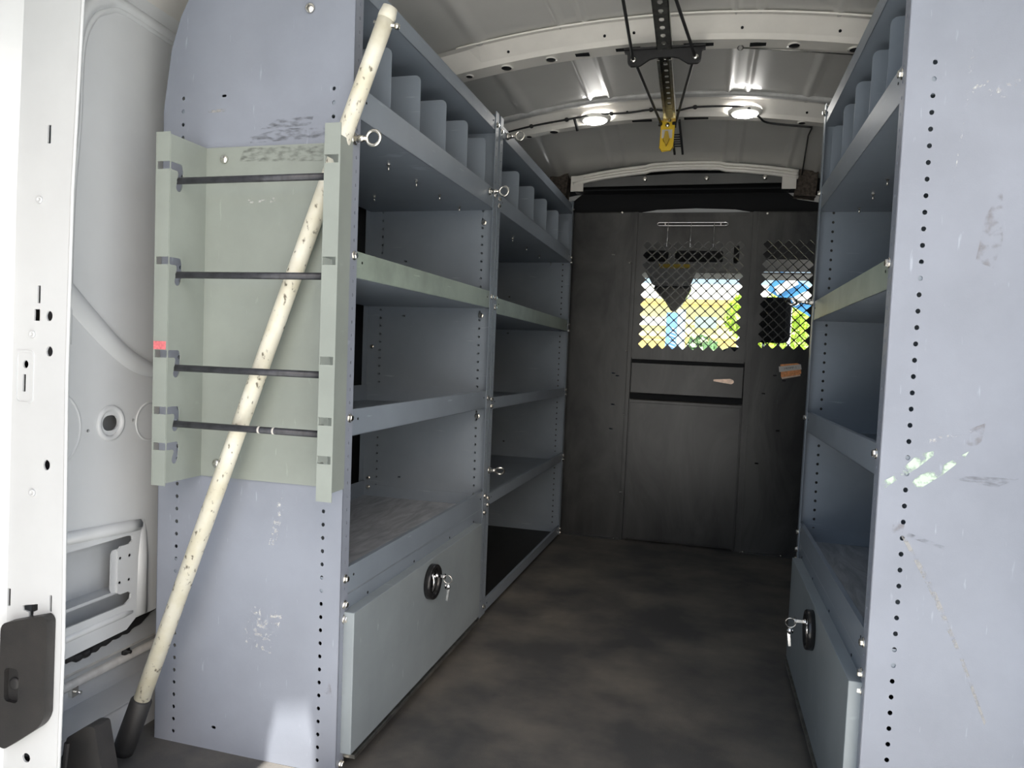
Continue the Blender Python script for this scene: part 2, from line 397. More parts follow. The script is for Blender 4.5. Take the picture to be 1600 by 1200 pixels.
# little bracket plate in the body-side window
m = MB(); m.plate(rpoly([(1.222, .304), (1.262, .302), (1.262, .390), (1.222, .392), (1.217, .385), (1.217, .312)], .006), [], 'x', -1.1235, -1.126)
m.tube([(-1.123, 1.236, .306), (-1.123, 1.236, .388)], .0016, 6)
for z_ in (.322, .372):
    for y_ in (1.237, 1.262): m.lathe((-1.123, y_, z_), (1, 0, 0), [(.006, 0), (.003, .003)], 10)
single('bracket_plate', 'small white pressed steel plate inside the lower left body opening', 'bracket', m, WHITE, (-1.125, 1.24, .30))
m = MB(); hp = [(-1.150, 1.05, .202), (-1.150, 1.10, .196), (-1.152, 1.13, .202), (-1.150, 1.17, .193), (-1.152, 1.21, .196), (-1.150, 1.26, .203), (-1.150, 1.31, .208), (-1.156, 1.40, .235)]
hp = spl(hp, 6); m.tube(hp, [.0095+.002*sin(i*1.9) for i in range(len(hp))], 9)
single('wiring_harness', 'taped black wiring harness behind the lower left body panel', 'cable', m, RUB, (-1.15, 1.2, .2))
m = MB(); m.obox(Matrix.Translation((-1.186, 1.195, .106)) @ R3('X', .1), .012, .016, .018); m.tube([(-1.182, 1.195, .106), (-1.170, 1.20, .104)], .0035, 8)
single('panel_clip', 'small metal spring clip low on the left body side', 'clip', m, STEEL, (-1.186, 1.195, .10))
m = MB(); m.lathe((-1.188, 1.335, .135), (1, 0, 0), [(.012, 0), (.010, .004), (.004, .006), (.004, .014)], 10)
single('push_pin', 'black push pin low on the left body side behind the pole', 'clip', m, RUB, (-1.188, 1.335, .13))
wr = MB(); wr.box(.82, .824, 1.02, 3.46, -.01, 1.62); struct('wall_right', wr, WHITE)
m = MB(); m.box(.800, .804, 1.30, 3.40, .02, 1.56); struct('dark_sheet_right', m, RUB)  # matching black sheet on the right, added to cut bounce light
# front bulkhead wall sections out to the body sides, up to the roof
wf = MB()
wf.plate([(-1.118, 1.45), (-.66, 1.55), (-.575, 1.617), (.285, 1.625), (.36, 1.57), (.80, 1.50), (.80, 1.45), (.45, 1.48), (-.62, 1.48)], [], 'y', 3.47, 3.475)
wf.box(-1.118, .82, 3.475, 3.48, 1.60, 1.80); wf.box(-.62, .32, 3.39, 3.475, 1.60, 1.606)
struct('wall_front', wf, BLACKD)
m = MB(); m.plate([(-.33, 1.507), (.19, 1.507), (.10, 1.522), (-.07, 1.528), (-.24, 1.522)], [], 'y', 3.445, 3.447)
struct('trim_5', m, PRIM)
# rear pillar of the door frame
pl = MB()
def slot(x, z, wd, h, r=.0012): return rrect(x-wd/2, x+wd/2, z-h/2, z+h/2, r, 2)
hs = [slot(-1.048, 1.141, .007, .030), slot(-1.061, .881, .006, .029), slot(-1.064, .847, .012, .019), circ((-1.039, .846), .0066, 14, .0085), circ((-1.037, .788), .0066, 14, .0085),
      circ((-1.085, .765), .0058, 12, .0068), slot(-1.087, .734, .006, .029), circ((-1.037, .601), .0068, 12, .0088), slot(-1.108, .372, .006, .030), slot(-1.022, .372, .005, .028),
      [(-1.079, .362), (-1.048, .368), (-1.048, .358), (-1.056, .354), (-1.060, .320), (-1.068, .318), (-1.066, .352), (-1.078, .354)], circ((-1.064, .105), .008, 12, .008)]
pl.plate([(-1.112, -.04), (-1.000, -.04), (-.995, .30), (-1.002, .75), (-1.0, 1.05), (-.989, 1.35), (-.975, 1.62), (-1.10, 1.62), (-1.112, 1.05)], hs, 'y', .98, .983)
pl.add([(-1.112, .98, -.04), (-1.112, .98, 1.05), (-1.10, .98, 1.62), (-1.129, .958, 1.62), (-1.141, .958, 1.05), (-1.141, .958, -.04)], [(0, 1, 4, 5), (1, 2, 3, 4)])
pl.box(-1.145, -1.14, .95, .98, -.04, 1.62)
pl.add([(-1.000, .98, -.04), (-.995, .98, .30), (-1.002, .98, .75), (-1.0, .98, 1.05), (-.989, .98, 1.35), (-.975, .98, 1.62), (-1.119, 1.05, 1.62), (-1.119, 1.05, -.04)], [(0, 1, 7), (1, 2, 7), (2, 3, 7), (3, 4, 6, 7), (4, 5, 6)])
pl.box(-1.16, -1.155, .96, 1.05, -.04, 1.6, 1)  # black sheet behind, makes the pillar holes read as dark
pl.tube([(-1.001, .982, -.03), (-.996, .982, .30), (-1.003, .982, .75), (-1.001, .982, 1.05), (-.990, .982, 1.35), (-.976, .982, 1.60)], .003, 8)
for (x, z) in ((-1.064, 1.035), (-1.072, .815), (-1.064, .553)):
    pl.lathe((x, .980, z), (0, -1, 0), [(.0062, 0), (.0055, .003), (.003, .003), (.003, .001)], 12)
pl.plate(rrect(-1.104, -1.068, .700, .788, .008, 4), [rrect(-1.101, -1.071, .703, .785, .007, 4)], 'y', .9785, .98)
struct('trim_6', pl, [WHITE, BLACKD])
m = MB()
for (dx, dy, r_) in ((-.020, -.016, .010), (-.040, -.010, .009), (-.058, 0, .012)):
    m.tube([(-1.138+dx, .955+dy, -.05), (-1.136+dx, .955+dy, .7), (-1.130+dx, .955+dy, 1.1), (-1.112+dx, .955+dy, 1.62)], r_, 10)
single('weatherstrip', 'ribbed black rubber weatherstrip along the far left door opening', 'seal', m, RUB, (-1.16, .95, 0))
# black door check bumper with keyhole
bt = thing('door_bumper', 'rounded black plastic bumper pad with a recessed eye on the white pillar', 'bumper', (-1.065, .979, .12))
bo = rpoly([(-1.104, .334), (-1.018, .358), (-1.010, .35), (-1.011, .19), (-1.022, .172), (-1.09, .124), (-1.104, .127)], .014)
m = MB(); m.plate(bo, [rrect(-1.094, -1.064, .205, .262, .008, 3)], 'y', .962, .979)
part('pad', m, PLAS, bt, .004)
m = MB(); m.box(-1.097, -1.061, .970, .978, .20, .266); m.lathe((-1.079, .972, .234), (0, -1, 0), [(.011, 0), (.010, .005), (.006, .0065)], 20)
part('recess_button', m, RUB, bt)
m = MB(); m.plate(rpoly([(-1.068, -.012), (-1.060, .07), (-1.047, .085), (-1.043, .113), (-1.004, .140), (-.985, .142), (-.966, .06), (-.95, -.012)], .006), [], 'y', 1.040, 1.075)
m.tube([(-1.041, 1.040, .105), (-1.052, 1.040, -.005)], .005, 8)
single('step_cap', 'black moulded plastic corner cap standing on the floor beside the pole', 'cap', m, PLAS, (-1.01, 1.06, 0), bevel=.004)
# rear header and right rear frame (outside the picture, they shade the load bay)
m = MB(); m.plate([(-1.2, .42), (-.82, .42), (-.815, .70), (-.790, .70), (-.787, .795), (-.77, .815), (-.70, .818), (-.685, .80), (-.675, .70), (.90, .70), (.90, .88), (-1.2, .88)], [], 'z', 1.66, 1.70); m.box(-1.2, .9, .85, .88, 1.66, 1.84); m.box(-1.2, -.82, .42, .95, 1.46, 1.66)  # notch and left corner block are added to shape sun patch and shade
struct('shade_header', m, WHITE)
m = MB(); m.box(.74, .90, .90, .98, -.05, 1.70); struct('trim_8', m, WHITE)

m = MB(); m.box(-1.24, -1.19, -.05, .93, -.05, 1.70)  # unseen open rear door, added to keep the left sky off
struct('sky_block_door', m, mat('block_door_grey', (.10, .10, .10), .7))
m = MB(); m.box(-9, -5.0, -9, 2.5, -.68, 1.8)  # made-up dark block outside, cuts the light from the left
struct('left_light_blocker', m, mat('blocker_dark', (.10, .10, .11), .8))
# ============================================================ SHELVING UNITS
PZ = 1.293; PITCHH = .0254
def unit(frame, xf, sg, y0, y1, label, levels, divs, divtop, near_open=True, door=None, lipmats=None, big_marks=None, holes_near=True, root_y=None):
    X = lambda d: xf+sg*d
    root = thing('shelving_unit', label, 'shelving unit', (xf+sg*D/2, (y0+y1)/2, 0), frame, 'grey steel shelving units along the van walls')
    T = .0016
    zs = [PZ-PITCHH*i for i in range(51)]
    def panel(y, yi, dirf, full):
        """plate at y, flange running dirf from it"""
        m_ = MB()
        hl = []
        for dd in (.040, .369):
            for z in zs: hl.append(circ((X(dd), z), .0036, 10, .0040))
        if full:
            for z in (1.293,): hl.append(slot(X(.276), z, .010, .005, .002))
            hl.append(slot(X(.273), .047, .010, .006, .0025))
        else:
            for z in (1.10, .93, .60, .42): hl.append(slot(X(.29), z-.01, .010, .006, .0025))
        out = [(X(0), 0), (X(D), 0), (X(D), 1.27), (X(.398), 1.39), (X(.378), 1.45), (X(.335), 1.53), (X(0), 1.53)]
        m_.plate(out, hl, 'y', y, yi)
        # front flange with small slots, back flange
        F = .030; ya, yb = (y, y+dirf*F)
        fh = [circ((y+dirf*.017, 1.50-PITCHH*i), .0022, 8, .0034) for i in range(58)]
        m_.plate([(ya, 0), (yb, 0), (yb, 1.53), (ya, 1.53)], fh, 'x', X(0), X(T))
        m_.box(X(D-T), X(D), ya, yb, 0, 1.27)
        return m_, T
    m_, _ = panel(y0, y0+T, 1, near_open)
    mats_ = [PANEL if near_open else PAINT]
    if big_marks: big_marks(m_, mats_)
    part('end_panel', m_, mats_, root, label='end panel with two columns of round holes' if near_open else None)
    m_, _ = panel(y1, y1-T, -1, False); part('end_panel', m_, [PAINT], root)
    F = .004
    for k, (z, h, mt) in enumerate(levels):
        m_ = MB(); a, b = y0+.002, y1-.002
        m_.box(X(.002), X(D-.004) if z < 1.3 else X(.36), a, b, z, z+T, 3)
        bk = D-.004 if z < 1.3 else .36
        m_.box(X(.002), X(.002+T), a, b, z, z+h, 2)           # front lip
        m_.box(X(.0035), X(.012), a, b, z+h-T, z+h, 2)        # hemmed return
        m_.box(X(bk-T), X(bk), a, b, z, z+.05)
        m_.box(X(.004), X(bk), a, a+T, z, z+.038); m_.box(X(.004), X(bk), b-T, b, z, z+.038)
        for yy in (y0+.055, y1-.05): m_.lathe((X(.0018), yy, z+h*.62), (-sg, 0, 0), [(.0026, 0), (.0026, .0006)], 8, 1)
        part('shelf', m_, [PAINT, BLACKD, GALV if mt is GALV else PAINT, mt if mt in (TRAY, RUB) else PAINT], root)
    zt = [l for l in levels if 1.2 < l[0] < 1.3][0][0]
    for y in divs:
        m_ = MB(); pts = [(X(.014), zt+.003), (X(.33), zt+.003), (X(.33), divtop), (X(.014), divtop)]
        m_.plate(rpoly(pts, .016) if False else [(X(.014), zt+.003), (X(.33), zt+.003), (X(.33), divtop), (X(.028), divtop), (X(.022), divtop-.0015), (X(.0165), divtop-.006), (X(.0143), divtop-.013)], [], 'y', y-.0008, y+.0008)
        m_.box(X(.02), X(.33), y, y+.016, zt+.002, zt+.0036)
        part('divider', m_, PAINT, root)
        fix('stud', root, (X(.093), y+.01, zt), (0, 0, -1), 'screw'); 
        if y == divs[-2] or y == divs[1]: fix('stud', root, (X(.29), y+.01, zt), (0, 0, -1), 'screw')
    if door:
        dy0, dy1, dz0, dz1, dx = door
        m_ = MB(); m_.box(X(.0025), X(.0025+T), y0+.03, y1-.03, .295, .343); m_.box(X(.0025), X(.02), y0+.03, y1-.03, .293, .295)
        for yy in (y0+.12, y0+.36, y0+.60, y0+.80): m_.lathe((X(.0024), yy, .318), (-sg, 0, 0), [(.003, 0), (.003, .0006)], 8, 1)
        part('header_rail', m_, [PAINT, BLACKD], root)
        m_ = MB(); m_.box(X(.004), X(-dx), dy0, dy1, dz0, dz1)
        dr = part('drop_door', m_, DOORP, root, .0015, label='flat drop-down door below the tray')
        m_ = MB(); m_.box(X(.0), X(-dx-.004), dy0+.01, dy1-.005, dz0-.012, dz0-.004)
        part('hinge', m_, DSTEEL, root)
        ly = (y0+y1)/2-.046; lz = .259; xx = X(-dx)
        m_ = MB(); m_.lathe((xx, ly, lz), (-sg, 0, 0), [(.042, 0), (.042, .013), (.040, .0155), (.034, .0155), (.031, .010), (.030, .0035)], 40)
        part('latch_bezel', m_, mat('glossy_black_plastic', (.012, .012, .013), .22) if 'glossy_black_plastic' not in MATS else MATS['glossy_black_plastic'], root, parent=dr, label='round black latch bezel')
        m_ = MB(); N_ = 12
        for i in range(N_):
            t0, t1 = i/N_, (i+1)/N_
            def pp(t): return (xx-sg*(.005+.010*sin(pi*t)), lz-.030+.060*t, .0105*(.75+.35*sin(pi*min(1, t*1.05))))
            a, b = pp(t0), pp(t1)
            m_.add([(a[0], ly-a[2], a[1]), (a[0], ly+a[2], a[1]), (b[0], ly+b[2], b[1]), (b[0], ly-b[2], b[1]), (a[0]+sg*.006, ly-a[2], a[1]), (a[0]+sg*.006, ly+a[2], a[1]), (b[0]+sg*.006, ly+b[2], b[1]), (b[0]+sg*.006, ly-b[2], b[1])],
                   [(0, 1, 2, 3), (0, 3, 7, 4), (1, 5, 6, 2), (4, 7, 6, 5)], 0, True)
        m_.lathe((xx-sg*.012, ly, lz+.016), (-sg, 0, 0), [(.006, 0), (.006, .006), (.0045, .007)], 14)
        part('latch_handle', m_, CHROME, root, parent=dr, label='curved chrome paddle handle')
    return root, X
P_, G_ = PAINT, GALV
LV = [(1.474, .036, P_), (1.245, .060, P_), (.948, .051, G_), (.648, .051, P_), (.341, .053, TRAY)]
def marks_left(m_, ms):
    ms += [SCW, SCK, SCL, SCB]
    y = 1.2505
    def q(pts, mi): m_.add([(p[0], y, p[1]) for p in pts], [tuple(range(len(pts)))], mi)
    q([(-.86, 1.20), (-.70, 1.205), (-.70, 1.222), (-.79, 1.226), (-.86, 1.212)], 2)
    q([(-.84, 1.225), (-.73, 1.228), (-.725, 1.245), (-.80, 1.243)], 2)
    q([(-.86, .235), (-.79, .215), (-.765, .30), (-.83, .305)], 1)
    q([(-.80, .43), (-.785, .43), (-.765, .52), (-.778, .53)], 1)
    q([(-.955, 1.262), (-.915, 1.262), (-.915, 1.268), (-.955, 1.268)], 3)
    q([(-.675, .16), (-.655, .15), (-.66, .18), (-.678, .185)], 4)
u1, X1 = unit('L', XL, -1, 1.251, 2.158, 'long grey shelving unit nearest the left rear corner, with drop door and pole bracket', LV, [1.437, 1.592, 1.757, 1.92, 2.082], 1.440, True, (1.268, 2.062, .035, .312, .0215), big_marks=marks_left)
LV2 = [(1.474, .036, P_), (1.250, .050, P_), (.936, .049, G_), (.640, .036, P_), (.340, .035, P_), (.002, .036, RUB)]
u2, X2 = unit('L2', XL, -1, 2.168, 3.355, 'grey open shelving unit at the far left, against the black partition', LV2, [2.452, 2.667, 2.878, 3.10, 3.325], 1.438, False)
def marks_right(m_, ms):
    ms += [SCW, SCG, SCL, SCB, SCK]
    y = 1.2675
    def q(pts, mi): m_.add([(p[0], y, p[1]) for p in pts], [tuple(range(len(pts)))], mi)
    q([(.314, .560), (.320, .560), (.364, .488), (.412, .382), (.405, .385), (.356, .485)], 3)
    q([(.405, .385), (.412, .382), (.450, .285), (.448, .28)], 3)
    q([(.278, .640), (.30, .655), (.330, .690), (.352, .697), (.352, .690), (.33, .668), (.30, .645), (.278, .625)], 2)
    q([(.318, .634), (.33, .655), (.36, .672), (.40, .70), (.395, .69), (.365, .66), (.33, .632)], 2)
    q([(.345, .715), (.40, .735), (.41, .732), (.345, .708)], 1)
    q([(.365, 1.245), (.40, 1.235), (.52, 1.240), (.52, 1.262), (.38, 1.262)], 1)
    q([(.352, 1.10), (.368, 1.36), (.375, 1.40), (.377, 1.40), (.370, 1.32), (.362, 1.20)], 1)
    q([(.395, .71), (.415, .705), (.42, .745), (.40, .735)], 4)
    q([(.30, .565), (.315, .555), (.318, .578), (.302, .58)], 4)
    q([(.385, .655), (.44, .648), (.47, .664), (.40, .662)], 5)
    q([(.32, .560), (.375, .545), (.38, .549), (.325, .566)], 5)
    q([(.39, .99), (.415, .98), (.425, 1.02), (.42, 1.10), (.40, 1.06)], 4)
u3, X3 = unit('R', XR, 1, 1.268, 2.168, 'grey shelving unit on the right, its wide end panel facing the open doors', LV, [1.475, 1.622, 1.79, 1.935, 2.098], 1.456, True, (1.285, 2.082, .045, .312, .020), big_marks=marks_right)
for o in list(u3.children):
    pass
# bolts on the face flanges
for z in (.989, .684, .376, .326, .298, .014): fix('bolt', u1, (XL+.0, 1.268, z), (1, 0, 0))
for z in (1.492, 1.285, .983, .677, .378, .327): fix('bolt', u1, (XL+.0, 2.142, z), (1, 0, 0), sc=.9)
for z in (1.207, .926, .619, .372): fix('bolt', u1, (-.679, 2.154, z), (0, -1, 0))
for z in (1.487, 1.283, 1.262, .983, .953, .672, .650, .366, .345, .026): fix('bolt', u2, (XL, 2.180, z), (1, 0, 0), sc=.9)
for z in (1.487, 1.272, 1.248, .965, .940, .668, .645, .366, .345, .026, .008): fix('bolt', u2, (XL, 3.338, z), (1, 0, 0))
for z in (1.285, .989, .684, .376, .326, .298): fix('bolt', u3, (XR, 1.290, z), (-1, 0, 0))
for z in (1.505, 1.292, .684, .368, .320, .292): fix('bolt', u3, (XR, 2.150, z), (-1, 0, 0))
fix('pan', u1, (-.737, 1.250, 1.442), (0, -1, 0), sc=1.1)
for z in (1.10, .82, .60, .40, .37): fix('bolt', u1, (X1(.395), 2.154, z), (0, -1, 0), sc=.8)

# eye bolts
def eye(frame, base, dirx, label, nrm=(0, 1, 0), gap=.045, rad=.0135):
    bx, by, bz = base; c = (bx+dirx*gap, by, bz)
    m = MB(); m.ring(c, nrm, rad, .0032)
    m.lathe((bx+dirx*.003, by, bz), (dirx, 0, 0), [(.0085, 0), (.0085, .006)], 6, smooth=False)
    m.lathe(base, (dirx, 0, 0), [(.011, 0), (.011, .003)], 14); m.lathe((bx, by, bz), (dirx, 0, 0), [(.0042, 0), (.0042, gap-rad+.001)], 10)
    m.lathe((bx+dirx*.010, by, bz), (dirx, 0, 0), [(.0075, 0), (.0065, .008), (.0045, .012)], 12)
    single('eye_bolt', label, 'eye bolt', m, STEEL, base, frame, 'eye bolts screwed into the shelf flanges')
eye('L', (XL, 1.216+.04, 1.201), 1, 'shiny eye bolt beside the top of the white pole', gap=.040)
eye('L', (XL, 2.088, 1.285), 1, 'eye bolt at the far end of the near left upper shelf lip', gap=.044)
eye('L2', (XL, 2.245, 1.492), 1, 'highest eye bolt, on the top rail of the far left unit', gap=.040)
eye('L2', (XL, 2.182, .452), 1, 'lowest eye bolt, low on the post between the left units', nrm=(-.3, 1, .75), gap=.036)
eye('R', (XR, 2.150, .998), -1, 'eye bolt on the right shelving unit in front of the partition mesh', nrm=(.3, .6, 1), gap=.055)

# keys hanging in the latches
def keys(frame, x, y, z, sg, label):
    s = -sg
    m = MB(); t = thing('key_set', label, 'keys', (x, y, z), frame, 'keys left in the shelf door latches')
    m.box(x, x+s*.020, y-.001, y+.001, z-.003, z+.003); m.lathe((x+s*.018, y, z), (s, 0, 0), [(.007, 0), (.007, .003)], 14)
    part('key', m, CHROME, t)
    m = MB(); m.ring((x+s*.028, y, z-.006), (0, 1, .15), .0105, .0009); part('key_ring', m, STEEL, t)
    m = MB(); m.lathe((x+s*.028, y-.002, z-.024), (0, 1, 0), [(.0068, 0), (.0068, .003)], 14)
    m.obox(Matrix.Translation((x+s*.029, y, z-.042)) @ R3('Y', s*.12), .0055, .0018, .030); part('key', m, CHROME, t)
keys('L', XL+.0215+.017, 1.658, .275, -1, 'two keys on a ring hanging in the left door latch')
keys('R', XR-.020-.017, 1.672, .275, 1, 'two keys on a ring hanging in the right door latch')

# ============================================================ POLE BRACKET, RODS, POLE
rk = thing('pole_bracket', 'grey-green steel bracket with hooked slots bolted to the left end panel', 'bracket', (-.80, 1.249, .553), 'L')
m = MB(); m.box(-.957, -.642, 1.2465, 1.2485, .553, 1.193)
ms = [RACK, SCK, SCW]
y = 1.2460
m.add([(-.88, y, 1.165), (-.70, y, 1.160), (-.70, y, 1.190), (-.87, y, 1.190)], [(0, 1, 2, 3)], 1)
m.add([(-.86, y, 1.085), (-.80, y, 1.085), (-.80, y, 1.095), (-.86, y, 1.095)], [(0, 1, 2, 3)], 2)
part('back_plate', m, ms, rk)
NZ = [1.137, .964, .793, .688, .621]
hookd = [.050, .050, .050, .046, .040]
def side(x, out):
    """side plate with hooked slots, plus outward face flange notched at each slot"""
    m = MB(); yf = 1.150; yb = 1.2465
    hl = []
    for z, h in zip(NZ, hookd):
        hl.append(rpoly([(yf+.0005, z-.007), (yf+.018, z-.007), (yf+.020, z-.012), (yf+.016, z-h+.020), (yf+.014, z-h+.012), (yf+.018, z-h+.006), (yf+.026, z-h+.006), (yf+.031, z-h+.014), (yf+.034, z-.004), (yf+.030, z+.007), (yf+.0005, z+.007)], .003, 2))
    m.plate([(yf-.0005, .553), (yb, .553), (yb, 1.193), (yf-.0005, 1.193)], hl, 'x', x-.0009, x+.0009)
    xo = x+out*.030
    z0 = .548; 
    for z in sorted(NZ)+[None]:
        z1 = (z-.007) if z else 1.197
        pts = [(x, z0), (xo, z0), (xo, z1), (x, z1)]
        m.plate(pts, [], 'y', yf-.0018, yf)
        if z:
            a, b = sorted((x+out*.0265, xo)); m.box(a, b, yf-.0018, yf, z-.007, z+.007); z0 = z+.007
    return m
m = side(-.955, -1)
m.box(-.984, -.957, 1.1475, 1.1480, .801, .816, 1)
part('side_plate', m, [RACK, PINK], rk)
m = side(-.641, 1); part('side_plate', m, [RACK], rk)
for p in ((-.913, 1.246, 1.170), (-.918, 1.246, .580)): fix('pan', rk, p, (0, -1, 0), sc=.95)
labels = ['topmost of the dark steel rods across the grey bracket', 'second dark steel rod from the top of the grey bracket', 'third dark steel rod down, above the lowest one', 'lowest dark steel rod, with two pale paint marks']
for (z, h), lb, zr_ in zip(zip(NZ, hookd), labels, (1.113, .940, .767, .662)):
    m = MB(); yy = 1.1725
    m.tube([(-.968, yy, zr_), (-.642, yy, zr_)], .0063, 14)
    if zr_ < .67:
        for xx in (-.775, -.745): m.tube([(xx, yy, zr_), (xx+.004, yy, zr_)], .0065, 14, 1)
    single('steel_rod', lb, 'rod', m, [ROD, LABEL], (-.968, yy, zr_), 'L', 'dark rods resting in the bracket hooks')
# white pole leaning through the bracket
def PP(x, z): return Vector((x, 1.170+.047*z, z))
pa = PP(-1.079, .0)
ax_ = PP(-1.007, 0.125); bx_ = PP(-0.576, 1.429)
pa = ax_+(ax_-bx_)*(ax_.z-.004)/(bx_.z-ax_.z)
def on(t): return pa.lerp(bx_, t)
pt = thing('leaning_pole', 'long scuffed white pole with a black rubber grip leaning through the bracket', 'pole', pa)
L_ = (bx_-pa).length; dirp = (bx_-pa).normalized()
m = MB(); m.tube([on(.075), on(.93), on(.99)], .0152, 24); m.tube([on(.985), on(.99), on(1.0)], [.0158, .0158, .0135], 24)
m.tube([on(.08), on(.93)], .0154, 24, 1, caps=False)
m.tube([on(.952), on(.956)], .0157, 24, 1)
part('tube', m, [POLE, POLES], pt)
m = MB(); m.tube([on(.012), on(.02), on(.085), on(.088)], [.019, .0205, .0195, .016], 24); part('grip', m, RUB, pt, label='black rubber grip')
q_ = on(.985); sd = dirp.cross(Vector((0, 1, 0))).normalized()
m = MB(); m.tube([q_-sd*.022-dirp*.006, q_+sd*.020-dirp*.01], .004, 10); m.lathe(q_-sd*.024-dirp*.006, -sd, [(.006, 0), (.005, .005)], 12); part('spring_button', m, STEEL, pt)

# ============================================================ PARTITION
bp = thing('partition', 'black steel partition with two diamond mesh windows across the front of the load bay', 'partition', (-.1, 3.42, 0))
YP = 3.42
def lattice(mb, x0, z0, a, nc, nrw, hr, px0, px1, pz0, pz1, y0, y1, extra=()):
    """sheet pierced by a staggered grid of diamonds: only whole diamonds are cut"""
    hl = []
    for j in range(2*nrw-1):
        n = nc if j % 2 == 0 else nc-1
        for i in range(n):
            cx = x0+a*(i+.5)+(0 if j % 2 == 0 else a/2); cz = z0+a/2*(j+1)
            # rounded diamond
            e = hr; k = hr*.09
            hl.append([(cx+e-k, cz-k), (cx+e-k, cz+k), (cx+k, cz+e-k), (cx-k, cz+e-k), (cx-e+k, cz+k), (cx-e+k, cz-k), (cx-k, cz-e+k), (cx+k, cz-e+k)])
    mb.plate([(px0, pz0), (px1, pz0), (px1, pz1), (px0, pz1)], hl+list(extra), 'y', y0, y1)
def dash(x, z): return slot(x, z, .016, .0065, .001)
m = MB(); m.plate([(-1.10, .004), (-.338, .004), (-.338, 1.507), (-1.10, 1.507)], [dash(-.429, 1.312), dash(-.402, .768), dash(-.382, .757), dash(-.397, .623), dash(-.40, .51)], 'y', YP, YP+.0025)
m.box(-1.10, -.338, YP-.022, YP, .0, .004); m.box(-1.10, -.338, YP, YP+.03, 1.505, 1.508); m.box(-.342, -.338, YP, YP+.025, .0, 1.507)
part('side_panel', m, BLACKP, bp)
m = MB(); lattice(m, .222, .905, .0438, 5, 11, .0190, .200, .80, .004, 1.507, YP, YP+.0025, [dash(.306, .792), dash(.345, .771), dash(.262, .71), dash(.33, .55), dash(.25, .40)])
m.box(.200, .80, YP-.022, YP, 0, .004); m.box(.200, .204, YP-.008, YP+.03, 0, 1.507); m.box(.200, .80, YP, YP+.03, 1.505, 1.508)
part('side_panel', m, BLACKP, bp)
m = MB(); m.box(-.340, -.324, YP-.006, YP+.012, 0, 1.507); m.box(.178, .202, YP-.006, YP+.012, 0, 1.507); m.box(-.345, -.308, YP+.006, YP+.02, 0, 1.507); m.box(.162, .21, YP+.006, YP+.02, 0, 1.507); m.box(-.33, .19, YP+.022, YP+.03, 0, .88); m.box(-.33, .19, YP+.01, YP+.035, 1.49, 1.507)
part('door_frame', m, BLACKP, bp)
# the door
m = MB()
lattice(m, -.298, .885, .0450, 10, 11, .0195, -.318, .172, .838, 1.488, YP-.002, YP)
m.box(-.318, .172, YP-.006, YP, .838, .846)
m.box(-.318, .172, YP, YP+.02, .838, .841); m.box(-.318, -.315, YP, YP+.02, .84, 1.488); m.box(.169, .172, YP, YP+.02, .84, 1.488); m.box(-.318, .172, YP, YP+.02, 1.485, 1.488)
dp = part('mesh_door_panel', m, BLACKP, bp, .0008)
m = MB(); m.box(-.320, .174, YP-.012, YP, .682, .822); m.box(-.322, .176, YP-.002, YP+.004, .655, .845, 1); part('middle_door_panel', m, [BLACKP, BLACKD], bp, .003)
mid = bp.children[-1]
m = MB(); m.box(-.322, .174, YP-.012, YP, .012, .652); m.box(-.317, .169, YP-.0145, YP-.012, .018, .640); part('lower_door_panel', m, BLACKP, bp, .003)
m = MB(); m.plate(rpoly([(.046, .762), (.118, .768), (.132, .762), (.134, .752), (.124, .744), (.046, .754)], .005), [], 'y', YP-.030, YP-.022); m.lathe((.122, YP-.012, .757), (0, -1, 0), [(.008, 0), (.008, .012)], 14)
part('door_handle', m, COPPER, bp, .002, parent=mid, label='small worn copper-coloured lever handle')
for (x, z) in ((-.398, 1.512), (.236, 1.505), (-.622, .03)): fix('bolt', bp, (x, YP-.001, z-.006), (0, -1, 0), sc=.6)
for (x, z) in ((-.345, 1.275), (-.340, .872), (-.336, .58), (-.334, .22)):
    fix('stud', bp, (x, YP-.004, z), (-1, -.3, 0), 'screw', .8)
for (x, z) in ((-.36, .010), (.212, .012), (.372, .010)): fix('pan', bp, (x, YP-.012, .004), (0, 0, 1), 'screw', .7)
# labels, hooks
st = thing('warning_sticker', 'torn orange and white sticker on the right side of the black partition', 'sticker', (.365, YP-.001, .815))
def sq(m, pts, y, mi=0): m.plate(pts, [], 'y', y, y+.0006, mi)
m = MB(); sq(m, [(.331, .785), (.405, .800), (.413, .806), (.407, .845), (.394, .850), (.325, .842)], YP-.0010); sq(m, [(.336, .778), (.41, .795), (.41, .802), (.33, .789)], YP-.0008, 1)
part('orange_label', m, [ORANGE, PEACH], st)
m = MB(); sq(m, [(.322, .808), (.413, .824), (.409, .846), (.319, .832)], YP-.0020); part('white_label', m, LABEL, st)
def text(body, size, M, mt, parent, name='lettering'):
    cu = bpy.data.curves.new(name, 'FONT'); cu.body = body; cu.size = size; cu.extrude = .0002; cu.align_x = 'CENTER'; cu.align_y = 'CENTER'; cu.resolution_u = 2
    tmp = bpy.data.objects.new('t', cu); COL.objects.link(tmp); dg = bpy.context.evaluated_depsgraph_get(); dg.update()
    me = bpy.data.meshes.new_from_object(tmp.evaluated_get(dg)); bpy.data.objects.remove(tmp)
    me.materials.clear(); me.materials.append(mt)
    ob = bpy.data.objects.new(name, me); COL.objects.link(ob); ob.parent = parent; ob.matrix_local = M; return ob
text('· 1409PP-1 ·', .0145, Matrix.Translation(Vector((.366, YP-.0026, .8275))-ORG[st.name]) @ R3('Y', -.155) @ R3('X', pi/2), LINK, st)
hk = thing('wire_hook_rack', 'thin wire rack with three long hooks on the partition door', 'hook rack', (-.08, YP-.02, 1.45))
m = MB(); yk = YP-.014
